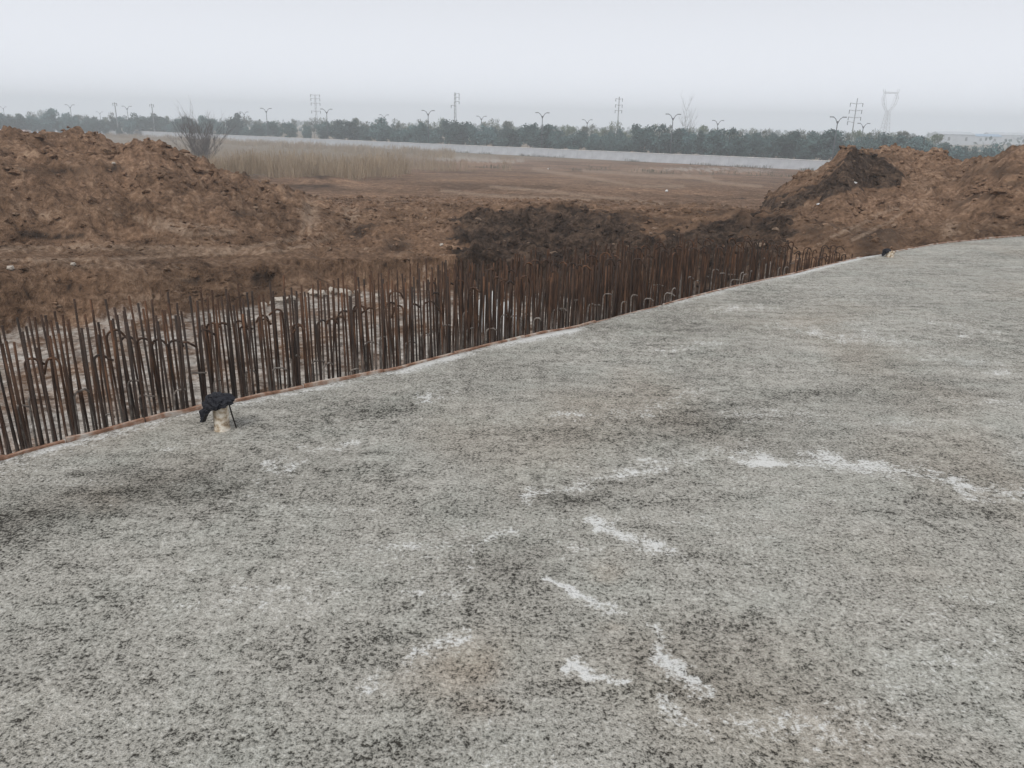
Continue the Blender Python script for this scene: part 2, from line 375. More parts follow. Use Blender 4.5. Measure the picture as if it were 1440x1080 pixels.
    brown = np.maximum(brown, np.clip(fbm(x, y, 1.6, 3, 91)*1.2-.1, 0, .55))
    V = np.stack([x, y, z], -1).reshape(-1, 3)
    # side face and a hidden bottom ring
    zs = [-.25, -.9, -1.75]
    side = [np.stack([x[-1]*1.0, y[-1]*1.0, np.full(NA, q)], -1) for q in zs]
    centre = np.array([[0, 0, 0.0]])
    V = np.concatenate([V] + side + [centre])
    rows = NR+3; j = np.arange(NA); j2 = (j+1) % NA
    Fq = np.concatenate([np.stack([i*NA+j, (i+1)*NA+j, (i+1)*NA+j2, i*NA+j2], -1)[:, ::-1] for i in range(rows-1)])
    # centre as degenerate-free quads: pairs of columns
    c = rows*NA; je = np.arange(0, NA-1, 2)
    Fc = np.stack([np.full(len(je), c), (je+2) % NA, je+1, je], -1)
    Fq = np.concatenate([Fq, Fc])
    me = mesh_np('concrete_slab', V, Fq, 'rough_concrete', True)
    p = np.zeros((len(V), 4), np.float32); p[:, 3] = 1
    n = NR*NA; p[:n, 0] = white.ravel(); p[:n, 1] = dark.ravel(); p[:n, 2] = brown.ravel()
    paint(me, p)
    o = link('concrete_slab', me)
    tag(o, 'broad mottled grey concrete foundation slab with white lime streaks', 'slab')
    return o
build_slab()

# ------------------------------------------------------------------ terrain
ZF = -1.6                                        # pit floor
ZW = -5.6                                        # level of the plain with the wall and the road
def gbase(d): return np.interp(d, [0, 14, 22, 30, 45, 62, 85, 110, 138, 170], [-.95, -.98, -1.1, -1.4, -2.0, -2.65, -3.6, -4.55, ZW, ZW])
# foot of the pit's far bank: pixels on the floor plane
FOOT = [(-260, 490), (0, 468), (100, 456), (270, 437), (380, 428), (480, 412), (600, 404), (700, 409), (790, 421), (838, 430)]
fx_, fy_ = on_plane([p[0] for p in FOOT], [p[1] for p in FOOT], ZF)
faz = np.arctan2(fx_, fy_); fr = np.hypot(fx_, fy_)
def az_of(px, py): d = ray(px, py); return float(np.arctan2(d[0], d[1]))
FA = np.array([-math.pi, -1.4, -1.0] + list(faz) + [az_of(880, 430), az_of(960, 420), az_of(1120, 385), az_of(1230, 358), az_of(1440, 333), 1.2, 2.0, math.pi])
def foot_r(az):
    e = edge_r(az)
    base = np.interp(az, FA[:13], [14, 12.5, 11.5] + list(fr))
    right = e + np.interp(az, [FA[12], FA[13], FA[14], FA[15], FA[16], FA[17], 1.6, 2.4, math.pi], [fr[-1]-edge_r(FA[12]), 2.4, 1.7, 1.0, .35, .3, 1.0, 3.0, 4.5])
    return np.where(az <= FA[12], base, right)
LIP = [(-260, 388, 12.9), (0, 388, 13.4), (100, 384, 13.8), (300, 378, 14.9), (400, 370, 15.6), (500, 345, 17.4), (580, 318, 19.5), (640, 296, 21), (720, 292, 21),
       (800, 291, 21), (860, 297, 20.5), (960, 303, 20), (1050, 299, 19.5), (1110, 303, 18.5), (1170, 318, 17), (1240, 326, 16.5), (1330, 322, 17.5), (1440, 316, 18)]
la, lz = zip(*[[float(q) for q in at_dist(a, b, c)] for a, b, c in LIP])
LA = np.array([-math.pi, -1.3] + list(la) + [1.2, math.pi]); LZ = np.array([-.95, -.95] + list(lz) + [-.6, -.95]); LR = np.array([17, 13.5] + [c for *_, c in LIP] + [19, 17])
def mk_crest(pts):
    a, z = zip(*[[float(q) for q in at_dist(p, q2, dd)] for p, q2, dd in pts]); return np.array(a), np.array(z), np.array([p[2] for p in pts])
MLa, MLz, MLd = mk_crest([(-700, 200, 24), (-300, 182, 25), (-120, 184, 26), (0, 184, 27), (60, 186, 27), (100, 187, 27), (140, 192, 27), (165, 203, 27), (195, 201, 26), (225, 203, 26), (250, 214, 26), (272, 226, 26), (300, 238, 25), (340, 250, 25), (400, 265, 25), (470, 287, 25)])
MRa, MRz, MRd = mk_crest([(1070, 293, 27), (1100, 262, 28), (1130, 246, 28), (1150, 239, 28), (1165, 227, 28), (1188, 208, 28), (1198, 207, 28), (1215, 215, 29), (1226, 214, 31), (1245, 205, 32), (1265, 205, 32), (1285, 213, 32), (1300, 214, 32), (1313, 212, 32), (1325, 213, 32), (1340, 226, 31), (1352, 230, 30), (1375, 223, 29), (1400, 219, 28), (1420, 212, 27), (1440, 209, 27), (1520, 204, 27), (1640, 212, 27), (1900, 260, 27)])
def prof(t, back):                               # 0 foot .. 1 crest, then falls behind over `back`
    up = np.clip(t, 0, 1); up = .55*up + .45*sstep(up)
    return np.where(t <= 1, up, 1-sstep((t-1)/back))
SMALL = [(358, 243, 52, 22, 11), (455, 244, 52, 42, 10), (400, 250, 50, 60, 4)]
def height_smooth(az, d):
    g = gbase(d)
    # excavated bank
    Rf = foot_r(az); Rl = np.maximum(np.interp(az, LA, LR), Rf+.9); zl = np.interp(az, LA, LZ)
    zl = np.minimum(zl, .1)
    t = (d-Rf)/(Rl-Rf); tb = np.clip(t, 0, 1)
    steep = np.interp(az, [la[0], la[4], la[6], la[7]], [.5, .6, .9, .9])
    z = ZF + (zl-ZF)*(tb**steep if False else np.where(tb < 1, 1-(1-tb)**(1/steep), 1))
    z = np.where(t > 1, zl + (g-zl)*sstep((d-Rl)/5.0), z)
    # backfill at the right comes up to the slab
    rb = sstep((az-az_of(1090, 390))/(az_of(1260, 356)-az_of(1090, 390)))*np.where(az > 1.4, sstep((2.0-az)/.6), 1)
    e = edge_r(az); near = np.exp(-((d-e)/2.6)**2)
    z = z + rb*near*np.maximum(0, (-.16 - z))
    for A, Z, D, foot, back in ((MLa, MLz, MLd, 15.6, .5), (MRa, MRz, MRd, 18.5, .35)):
        zc = np.interp(az, A, Z); dc = np.interp(az, A, D)
        inside = ((az > A[0]-.4) & (az < A[-1]+.3))
        hgt = np.maximum(0, zc-gbase(dc))
        hgt = hgt*sstep((az-(A[0]-.4))/.35)*sstep(((A[-1]+.3)-az)/.25)
        m = hgt*prof((d-foot)/(dc-foot), back)
        z = np.where(inside & (d > foot), np.maximum(z, g+m), z)
    for cx, cy, dd, wpx, hpx in SMALL:
        a, _ = at_dist(cx, cy, dd)
        z = z + hpx*dd/F*np.exp(-(((az-a)*F/wpx)**2) - ((d-dd)/2.2)**2)
    return z
def height(x, y):
    x = np.asarray(x, float); y = np.asarray(y, float)
    az = np.arctan2(x, y); d = np.hypot(x, y)
    wa = az + .006*fbm(x, y, 1.6, 3, 5)*np.clip(10/np.maximum(d, 1), .3, 1)
    z = height_smooth(wa, d*(1+.035*fbm(x, y, 1.9, 4, 6, .6)*(d < 60)))
    qx_, qy_ = to_px(x, y, z)
    dk = np.maximum(poly_mask(qx_, qy_, FACE, 14)*(d > 9)*(d < 24), poly_mask(qx_, qy_, STREAK, 10)*(d > 17)*(d < 31))
    Rf = foot_r(az); fl = 1-sstep((d-Rf)/.6)
    ml = sstep((np.interp(az, MLa, MLz, left=-9, right=-9)-gbase(27.0))/1.0)*sstep((d-16)/3)*(1-sstep((d-33)/5))
    mr = sstep((np.interp(az, MRa, MRz, left=-9, right=-9)-gbase(28.0))/1.0)*sstep((d-19)/4)*(1-sstep((d-38)/5))
    lipz = sstep((d-Rf)/.8)*(1-sstep((d-24)/4))
    amp = np.maximum.reduce([.035*fl, np.maximum(.20*ml, .15*mr), .11*lipz, .17*dk, .05*(1-fl)*np.ones_like(d)])
    # smoothed haul road in front of the left mound
    road = sstep((R(-8)-az)/.1)*np.exp(-((d-15.9)/.9)**2)
    amp = amp*(1-.6*road)
    far = 1-sstep((d-90)/40)
    n = 1.0*fbm(x, y, 1.9, 3, 20, .6, True) + .75*fbm(x, y, .62, 3, 30, .6, True) + .4*perlin(x/.17, y/.17, 44)*(d < 40)
    n = n + .9*sstep(fbm(x, y, .5, 2, 61)*2.2-.35)*(d < 60)
    nr = (d > 9)*(d < 24)
    rel = .16*np.exp(-(seg_dist(qx_, qy_, [(-200, 303), (100, 303), (200, 306), (270, 300)])/7)**2) - .16*np.exp(-(seg_dist(qx_, qy_, [(-200, 333), (170, 333), (250, 326)])/5)**2)
    rel = rel - .12*np.exp(-(seg_dist(qx_, qy_, [(437, 285), (437, 312), (400, 345)])/10)**2) - .12*np.exp(-(seg_dist(qx_, qy_, [(494, 288), (490, 318), (450, 348)])/9)**2)
    for cx, cy, rx, ry in ((45, 408, 16, 10), (100, 400, 22, 9), (150, 396, 14, 8), (270, 396, 22, 9), (365, 391, 30, 7), (205, 402, 14, 7)): rel = rel - .28*blob(qx_, qy_, cx, cy, rx, ry)
    lay = fbm(az*4.5+.4*fbm(x, y, 2.0, 2, 402), d/1.1, 1.0, 4, 401, .6)
    rel = rel + .26*lay*sstep((R(4)-az)/.15)*sstep((d-14)/3)*(1-sstep((d-24.5)/3)) + .14*lay*sstep((az-R(17))/.1)*sstep((d-16)/3)*(1-sstep((d-26)/3))
    nr = (d > 9)*(d < 28)
    z = z + rel*nr*(d > foot_r(az)+.2)
    return z + amp*n*far + .10*dk*(qy_ < 292) - .02 + .25*fbm(x, y, 60, 2, 80)*sstep((d-45)/60)*(1-sstep((d-125)/20))
TD = {}
def build_terrain():
    NRW = 470
    Re = edge_r(AZw)-.12
    u = np.linspace(0, 1, NRW-14)[:, None]
    DF = 160.0
    inv = (1/Re[None, :])*(1-u) + (1/DF)*u
    # more rows on the mounds: blend towards a log spacing
    lg = np.exp(np.log(Re[None, :])*(1-u) + math.log(DF)*u)
    d = 1/(.72*inv + .28/lg)
    dd = np.geomspace(175, 1230, 14)[:, None]*np.ones((1, NA))
    d = np.concatenate([d, dd])
    x = d*np.sin(AZ); y = d*np.cos(AZ); z = height(x, y)
    e = edge_r(AZw)[None, :]
    px, py = to_px(x, y, z)
    nb = fbm(x, y, 1.2, 4, 101); wx = px+14*nb; wy = py+7*fbm(x, y, .9, 4, 111)
    B = lambda *a: blob(wx, wy, *a)
    close = d < 45
    dark = np.maximum.reduce([(.86+.9*fbm(x, y, .9, 4, 151, .7))*poly_mask(px+34*nb+24*fbm(x, y, .45, 3, 155), py+20*fbm(x, y, .7, 4, 152), FACE, 30)*(d < 24), (.95+.4*fbm(x, y, .9, 3, 153))*poly_mask(px+18*nb+10*fbm(x, y, .4, 3, 156), py+12*fbm(x, y, .6, 4, 154), STREAK, 13)*(d < 31.5), .55*B(910, 310, 70, 10), .5*B(1000, 300, 80, 6), .8*B(165, 236, 22, 7), .8*B(60, 330, 110, 6), .6*B(90, 240, 60, 10), .7*B(45, 408, 16, 9), .7*B(100, 402, 22, 8), .7*B(270, 396, 24, 8), .8*B(365, 391, 34, 5), .6*B(480, 380, 60, 8), .55*B(560, 345, 30, 20),
                              .6*B(440, 262, 60, 6), .7*B(358, 242, 25, 10), .7*B(455, 244, 45, 9), .5*B(560, 190, 10, 4), .55*B(1390, 302, 60, 4, 6), .5*B(1410, 240, 50, 14), .6*B(330, 300, 30, 8), .5*B(1140, 325, 60, 20)])*(d > foot_r(AZw)[None, :]-1.2)
    dark = np.maximum(dark, np.where(close, np.clip(fbm(x, y, 2.6, 4, 121)*1.5-.22, 0, .6), 0))
    # dark blobs on the left bank paint the shade of its hollows and lip
    pale = np.maximum.reduce([.95*B(230, 318, 75, 7, 14), .6*B(60, 303, 60, 6), .9*B(437, 300, 13, 24, -12), .85*B(493, 305, 12, 20), .55*B(250, 352, 260, 7), .5*B(120, 375, 160, 6), .7*B(1336, 322, 13, 17, 35),
                              .5*B(1215, 312, 60, 6, -28), .45*B(1180, 330, 60, 6, -28), .45*B(880, 258, 200, 13), .35*B(760, 275, 240, 8), .5*B(200, 420, 120, 9), .4*B(1300, 262, 40, 20), .4*B(640, 250, 120, 8), .5*B(1150, 240, 25, 14, -40), .6*B(900, 240, 40, 5),
                              .5*B(400, 338, 90, 6, -10), .4*B(1030, 290, 60, 4)])
    for pl in ([(750, 238), (830, 250), (900, 262), (960, 262)], [(690, 262), (800, 272), (930, 286)], [(960, 246), (1020, 258), (1070, 262)], [(820, 240), (900, 246), (1000, 250)], [(620, 268), (700, 276), (830, 281)],
               [(0, 350), (150, 346), (330, 350), (420, 335), (437, 300)], [(0, 366), (200, 363), (400, 352), (470, 335), (492, 300)], [(180, 305), (215, 318), (270, 328), (330, 330)], [(155, 300), (250, 312), (330, 325)], [(1170, 335), (1240, 300), (1260, 292)], [(1200, 338), (1270, 300)]):
        pale = np.maximum(pale, .8*np.exp(-(seg_dist(px+5*nb, py+2.5*nb, pl)/3.2)**2))
    rub = np.maximum.reduce([.75*B(640, 222, 70, 6), .6*B(700, 226, 70, 4), .55*B(990, 238, 120, 3.5), .45*B(600, 217, 60, 4), .5*B(1060, 240, 50, 4)])*(d > 60)
    Rf = foot_r(AZw)[None, :]
    fl = 1-sstep((d-Rf+.15)/.35)
    nearp = np.exp(-((d-e)/3.2)**2)
    floor = fl*(.50+.5*nearp+.5*np.clip(fbm(x, y, .9, 3, 131), -.4, .6)+.4*np.clip(fbm(x, y*2.5, .35, 2, 133), 0, 1))
    floor = np.where(AZw[None, :] > az_of(850, 430), floor*.35, floor)
    floor = np.maximum(floor, rub)
    grass = np.maximum.reduce([1.0*B(420, 220, 190, 22), .8*B(300, 215, 90, 20), .6*B(560, 212, 80, 10), .35*B(830, 224, 300, 4), .5*B(360, 245, 80, 8)])*(d > 42)
    grass = np.maximum(grass, .75*sstep((d-168)/10))
    V = np.stack([x, y, z], -1).reshape(-1, 3); j = np.arange(NA); j2 = (j+1) % NA
    Fq = np.concatenate([np.stack([i*NA+j, i*NA+j2, (i+1)*NA+j2, (i+1)*NA+j], -1)[:, ::-1] for i in range(len(d)-1)])
    me = mesh_np('ground', V, Fq, 'site_soil', True)
    paint(me, np.stack([dark, pale, floor, grass], -1).reshape(-1, 4))
    o = link('ground', me); tag(o, kind='structure')
build_terrain()
def hz(x, y): return float(height(np.array([x]), np.array([y]))[0])
def px_at(px, py, dist):
    a, z = at_dist(px, py, dist); return float(math.sin(a)*dist), float(math.cos(a)*dist), float(z)

def px_ground(px, py, d0=4.0, d1=190.0):       # first place where a pixel's ray meets the ground
    dd = np.geomspace(d0, d1, 3000); r = ray(px, py); h = math.hypot(r[0], r[1])
    z = CAMZ + r[2]/h*dd; x = r[0]/h*dd; y = r[1]/h*dd; k = np.argmax(z <= height(x, y))
    return float(x[k]), float(y[k]), hz(float(x[k]), float(y[k]))

# ------------------------------------------------------------------ loose soil clods (uncountable) and single stones
def rock_variant(seed, n=1):
    r = np.random.default_rng(seed)
    t = (1+5**.5)/2
    v = np.array([(-1, t, 0), (1, t, 0), (-1, -t, 0), (1, -t, 0), (0, -1, t), (0, 1, t), (0, -1, -t), (0, 1, -t), (t, 0, -1), (t, 0, 1), (-t, 0, -1), (-t, 0, 1)], float)
    v /= np.linalg.norm(v, axis=1)[:, None]; v *= r.uniform(.6, 1.2, (12, 1)); v *= np.array([1, r.uniform(.6, 1), r.uniform(.5, .8)])
    f = [(0, 11, 5), (0, 5, 1), (0, 1, 7), (0, 7, 10), (0, 10, 11), (1, 5, 9), (5, 11, 4), (11, 10, 2), (10, 7, 6), (7, 1, 8), (3, 9, 4), (3, 4, 2), (3, 2, 6), (3, 6, 8), (3, 8, 9), (4, 9, 5), (2, 4, 11), (6, 2, 10), (8, 6, 7), (9, 8, 1)]
    return v, np.array(f)
def scatter_clods():
    vars_ = [rock_variant(i) for i in range(8)]
    n = 20000
    az = rng.uniform(R(-40), R(40), n)
    e = foot_r(az); d = e + .2 + (rng.uniform(0, 1, n)**1.3)*(36-e)
    x = d*np.sin(az); y = d*np.cos(az)
    keep = fbm(x, y, 2.4, 3, 201) + .5*rng.uniform(-1, 1, n)*.5 > -.05
    keep &= ~((np.abs(d-15.9) < .8) & (az < R(-8)) & (rng.uniform(0, 1, n) < .8))
    x, y, d = x[keep], y[keep], d[keep]; z = height(x, y)
    px, py = to_px(x, y, z)
    VV, FF, CC = [], [], []; off = 0
    s = np.exp(rng.normal(-3.35, .55, len(x)))*np.clip(d/18, .8, 1.4); s = np.minimum(s, .15)
    th = rng.uniform(0, 6.28, len(x))
    isd = poly_mask(px, py, FACE, 14)+poly_mask(px, py, STREAK, 10) + .25*rng.uniform(0, 1, len(x))
    s = np.where((isd > .6) | (d > 21), s*1.35, s)
    pale = (rng.uniform(0, 1, len(x)) < .05)
    for i in range(len(x)):
        v, f = vars_[i % 8]; c, q = math.cos(th[i]), math.sin(th[i])
        vv = v*s[i]; vx = vv[:, 0]*c-vv[:, 1]*q; vy = vv[:, 0]*q+vv[:, 1]*c
        VV.append(np.stack([vx+x[i], vy+y[i], vv[:, 2]*.8+z[i]+s[i]*.02], -1)); FF.append(f+off); off += 12
        CC.append(np.tile([min(1, isd[i]), .75 if pale[i] else 0, 0, 0], (12, 1)))
    me = mesh_np('soil_clods', np.concatenate(VV), np.concatenate(FF), 'site_soil'); paint(me, np.concatenate(CC))
    tag(link('soil_clods', me), 'loose brown and dark soil clods strewn over the diggings', 'soil', kind='stuff')
scatter_clods()

STONES = [(370, 432, .10), (383, 428, .07), (396, 424, .13), (412, 421, .09), (440, 415, .15), (452, 416, .11), (468, 413, .13), (485, 414, .17), (502, 412, .10), (508, 417, .07), (530, 418, .06)]
rocks = []
for i in range(5):
    v, f = rock_variant(300+i)
    rocks.append(mesh_np('stone', v, f, 'pale_stone'))
for i, (a, b, s) in enumerate(STONES):
    x, y, _ = px_ground(a, b, 10)
    o = link('stone', rocks[i % 5], None, (x, y, hz(x, y)+s*.25), (0, 0, i*1.7), s)
    tag(o, 'pale broken stone lying at the foot of the dug bank behind the rebar', 'stone', 'pale stones along the pit edge')
for a, b, dist, s, lab in ((621, 346, 17.2, .06, 'single white stone on the earth slope beside the black soil face'), (103, 374, 14.6, .06, 'pale flat stone on the haul road lip beside a dark hollow'),
                           (15, 380, 14.0, .075, 'big pale stone at the lip of the dug bank'), (160, 232, 21.5, .07, 'light stone on top of a dark clod in the long spoil heap')):
    x, y, z = px_ground(a, b, 10)
    tag(link('stone', rocks[1], None, (x, y, hz(x, y)+s*.3), (.1, .2, a), s), lab, 'stone')
# bits of white litter far off
v, f = rock_variant(411)
sack = mesh_np('white_sack', np.concatenate([v, v*.6+np.array([.5, .2, .5])]), np.concatenate([f, f+12]), 'white_sack')
for a, b, dist, s, lab in ((706, 214, 125, .42, 'white sack standing upright before the boundary wall'), (771, 236, 84, .22, 'small white scrap on the near edge of the smooth field'), (937, 268, 42, .16, 'flat white scrap in the middle of the smooth brown field'), (1150, 287, 23.5, .06, 'white scrap below the black streak of the spoil heap'), (1203, 256, 26, .055, 'pale scrap lying on the black streak of the spoil heap')):
    x, y, _ = px_ground(a, b+2, 12)
    tag(link('sack', sack, None, (x, y, hz(x, y)+s*.3), (0, 0, a), (s, s, s*(1.4 if a == 706 else .6))), lab, 'litter')

# ------------------------------------------------------------------ formwork boards along the slab edge
def board_run(x0, x1, n, label, th=.022, h0=-.35, h1=.004):
    xs = np.linspace(x0, x1, n+1)
    for i in range(n):
        a = np.linspace(xs[i]+1.2, xs[i+1]-1.2, 5); P = [edge_pt(q) for q in a]
        m = MB(); nv = len(P); T = []
        for k in range(nv):
            q0 = P[max(k-1, 0)]; q1 = P[min(k+1, nv-1)]; tx, ty = q1[0]-q0[0], q1[1]-q0[1]; l = math.hypot(tx, ty)
            nx, ny = -ty/l, tx/l                       # outward (away from the slab)
            T.append((nx, ny))
        lift = random.uniform(-.004, .010)
        for k in range(nv):
            (x, y), (nx, ny) = P[k], T[k]; jz = random.uniform(-.004, .005)
            for o_ in (.004, th+.004):
                for z in (h0, h1+lift+jz): m.v.append((x+nx*o_, y+ny*o_, z))
        for k in range(nv-1):
            a0, b0 = k*4, (k+1)*4
            m.f += [(a0, a0+1, b0+1, b0), (a0+2, b0+2, b0+3, a0+3), (a0+1, a0+3, b0+3, b0+1), (a0, b0, b0+2, a0+2)]
        m.f += [(0, 2, 3, 1), ((nv-1)*4, (nv-1)*4+1, (nv-1)*4+3, (nv-1)*4+2)]
        tag(link('formwork_board', m.mesh('formwork_board', 'formwork_ply')), label, 'board', 'formwork boards along the slab edge')
board_run(-130, 540, 6, 'reddish brown formwork board on edge between concrete slab and rebar')
board_run(540, 840, 3, 'reddish brown formwork board on edge between concrete slab and rebar', h1=-.006)
board_run(840, 1215, 4, 'reddish brown formwork board on edge between concrete slab and rebar', h1=-.012)
board_run(1256, 1438, 3, 'reddish formwork board where bare soil meets the slab rim')

# ------------------------------------------------------------------ reinforcing bars: each bar a thing of its own
BL = -ZF + .12                                     # from the pit floor (a little below) up to the slab's level
def straight_mesh(i):
    r = random.Random(i); a = r.uniform(-.02, .02); b = r.uniform(-.02, .02); m = MB(); H = BL+.545
    m.tube([(a*math.sin(t*3.1), b*math.sin(t*2.4), t*H) for t in (0, .35, .6, .8, 1)], .0067, 7)
    return m.mesh('rebar', 'rusty_steel', True)
def hook_mesh(i):
    r = random.Random(50+i); m = MB(); H = BL+.355; rad = r.uniform(.028, .048); sx = 1 if r.random() < .75 else -1
    p = [(0, 0, 0), (.006, 0, H*.5), (0, 0, H*.85), (0, 0, H)]
    span = math.pi*r.uniform(.72, 1.0)
    for k in range(1, 8):
        q = span*k/7; p.append((sx*rad*(1-math.cos(q)), r.uniform(-.002, .002), H+rad*math.sin(q)))
    e = Vector(p[-1]); dirv = (Vector(p[-1])-Vector(p[-2])).normalized(); p.append(tuple(e+dirv*r.uniform(.01, .07)))
    m.tube(p, .0068, 7); return m.mesh('rebar', 'rusty_steel', True)
def low_mesh(i):
    r = random.Random(90+i); m = MB(); H = BL+r.uniform(.06, .16); L_ = r.uniform(.035, .09); sx = 1
    p = [(0, 0, 0), (0, 0, H*.6), (0, 0, H-.02), (.008, 0, H-.004), (.02, 0, H+.004)] + [(.02+L_*.6, 0, H+r.uniform(-.005, .012)), (.02+L_, 0, H-r.uniform(-.01, .03))]
    m.tube(p, .0058, 6); return m.mesh('rebar', 'cement_crust', True)
SM = [straight_mesh(i) for i in range(10)]; HM = [hook_mesh(i) for i in range(12)]; LM = [low_mesh(i) for i in range(8)]
def place_bar(me, xpx, off, lean, ztop_scale, rz, label, group, name='straight_rebar', cat='rebar'):
    x, y = edge_pt(xpx); x2, y2 = edge_pt(xpx+3); tx, ty = x2-x, y2-y; l = math.hypot(tx, ty); nx, ny = -ty/l, tx/l
    x += nx*off; y += ny*off
    for _ in range(4):                            # keep the wanted column whatever the row
        q = float(to_px(np.array([x]), np.array([y]), np.array([.1]))[0][0]); x += tx/3*(xpx-q)*.8; y += ty/3*(xpx-q)*.8
    lean = (max(-.05, min(.05, lean[0])), max(-.05, min(.05, lean[1])))
    ax = Euler((lean[0], lean[1], rz)).to_matrix() @ Vector((0, 0, 1)); kz = (0-(ZF-.12))/ax.z
    o = link(name, me, None, (x-ax.x*kz, y-ax.y*kz, ZF-.12), (lean[0], lean[1], rz), (1, 1, ztop_scale))
    tag(o, label, cat, group); return o
# arc length table along the edge by photo column
tabx = np.linspace(-90, 1228, 660); tp = np.array([edge_pt(q) for q in tabx]); arc = np.concatenate([[0], np.cumsum(np.hypot(*np.diff(tp, axis=0).T))])
def col_at(s): return float(np.interp(s, arc, tabx))
Ltot = arc[-1]
def htrim(xp): return float(np.interp(xp, [-100, 960, 1060, 1110, 1140, 1228], [1, 1, .965, .915, .835, .785]))
rb = random.Random(11)
rows = [.07, .20, .36, .52, .68]
offs = []
for k in range(300):
    if not offs: offs = rows[:]; rb.shuffle(offs)
    off = offs.pop()
    xp = col_at(((k+.5+rb.uniform(-.45, .45))/300)**1.08*float(np.interp(880, tabx, arc)))
    h = rb.choice([1.0, 1.0, .985, .99, 1.012, .96])*htrim(xp)*float(np.interp(xp, [0, 620, 740, 1000], [1, 1, .962, .94]))
    big = rb.random() < .05
    lean = (rb.gauss(0, .055 if big else .014), rb.gauss(0, .06 if big else .015))
    place_bar(SM[rb.randrange(10)], xp, off+rb.uniform(-.02, .06), lean, h, rb.uniform(0, 6.28), 'straight rusty rebar standing upright behind the slab edge', 'straight upright bars along the slab edge')
for k in range(130):
    xp = col_at(((k+.5+rb.uniform(-.4, .4))/130)**1.0*Ltot*.92)
    if xp < 220 and rb.random() < .4: continue
    h = rb.uniform(.985, 1.012)*htrim(xp)*float(np.interp(xp, [560, 740], [1, 1.035]))
    big = rb.random() < .05
    lean = (rb.gauss(0, .05 if big else .014), rb.gauss(0, .05 if big else .014))
    place_bar(HM[rb.randrange(12)], xp, rb.choice([.13, .30, .46])+rb.uniform(-.04, .04), lean, h, rb.gauss(.35, .35), 'rusty rebar with its top bent over into a hook', 'hooked bars along the slab edge', 'hooked_rebar', 'hooked rebar')
for k in range(72):
    s = (k+.5+rb.uniform(-.4, .4))/72*Ltot*.93; xp = col_at(s)
    place_bar(LM[rb.randrange(8)], xp, rb.uniform(.05, .32), (rb.gauss(0, .02), rb.gauss(0, .02)), rb.uniform(.97, 1.03)*min(1, htrim(xp)+.04), rb.gauss(.5, .5), 'short cement-crusted rebar bent level just above the slab edge', 'short bent bars along the slab edge', 'bent_rebar', 'bent rebar')
# the further row standing in the pit, parallel to the first: too thin to pick apart
fm = MB()
for k in range(130):
    xp = 612+(985-612)*(k+.5+rb.uniform(-.4, .4))/130
    ytop = np.interp(xp, [612, 700, 840, 985], [383, 371, 350, 336])
    x, y = on_plane(xp, ytop, .16); x, y = float(x), float(y)
    j = rb.uniform(-.12, .35); l = math.hypot(x, y); x += x/l*j; y += y/l*j; zt = rb.uniform(.02, .26)
    fm.tube([(x, y, hz(x, y)-.1+2.3), (x+rb.gauss(0, .01), y, -.6+2.3), (x+rb.gauss(0, .03), y+rb.gauss(0, .03), zt+2.3)], .0085, 6)
for k in range(150):                                # the small far end of the first rows
    xp = 880+(1226-880)*(k+.5+rb.uniform(-.4, .4))/150; x, y = edge_pt(xp); x2, y2 = edge_pt(xp+3); l = math.hypot(x2-x, y2-y); off = rb.uniform(.06, .7)
    x, y = x-(y2-y)/l*off, y+(x2-x)/l*off
    top = (BL+.545)*htrim(xp)*.945*rb.uniform(.975, 1.015)
    fm.tube([(x, y, ZF-.12+2.3), (x+rb.gauss(0, .01), y, -.6+2.3), (x+rb.gauss(0, .02), y+rb.gauss(0, .02), ZF-.12+top+2.3)], .0075, 6)
tag(link('rebar_row', fm.mesh('rebar_row', 'rusty_steel'), None, (0, 0, -2.3)), 'far thin rusty rebar rows standing across the pit and at the far slab end', 'rebar', kind='stuff')

# ------------------------------------------------------------------ pipe stubs and the black bag on the slab
def vnoise(p, s, seed): return float(perlin(np.array([p[0]*s+p[2]*s*.7]), np.array([p[1]*s-p[2]*s*.6+3]), seed)[0])
def pipe(px, py, rad, h, label):
    x, y = on_plane(px, py, 0.0); x, y = float(x), float(y); m = MB(); n = 20; zz = np.linspace(-.02, h, 9)
    for k, z in enumerate(zz):
        for i in range(n):
            q = 2*math.pi*i/n; r = rad*(1+.06*vnoise((math.cos(q), math.sin(q), z*18), 2.1, 5)) + (.010 if k == 0 else .004 if k == 1 else 0)
            m.v.append((r*math.cos(q), r*math.sin(q), z))
    for i in range(n): m.v.append((rad*.82*math.cos(2*math.pi*i/n), rad*.82*math.sin(2*math.pi*i/n), h))
    for i in range(n): m.v.append((rad*.82*math.cos(2*math.pi*i/n), rad*.82*math.sin(2*math.pi*i/n), -.02))
    for k in range(len(zz)+1):
        for i in range(n): m.f.append((k*n+i, k*n+(i+1) % n, (k+1)*n+(i+1) % n, (k+1)*n+i))
    o = link('pipe_stub', m.mesh('pipe_stub', 'pipe_mortar', True), None, (x, y, 0)); tag(o, label, 'pipe'); return x, y
bx_, by_ = pipe(313, 605, .040, .155, 'beige mortar-stained pipe stub rising from the slab under a black bag')
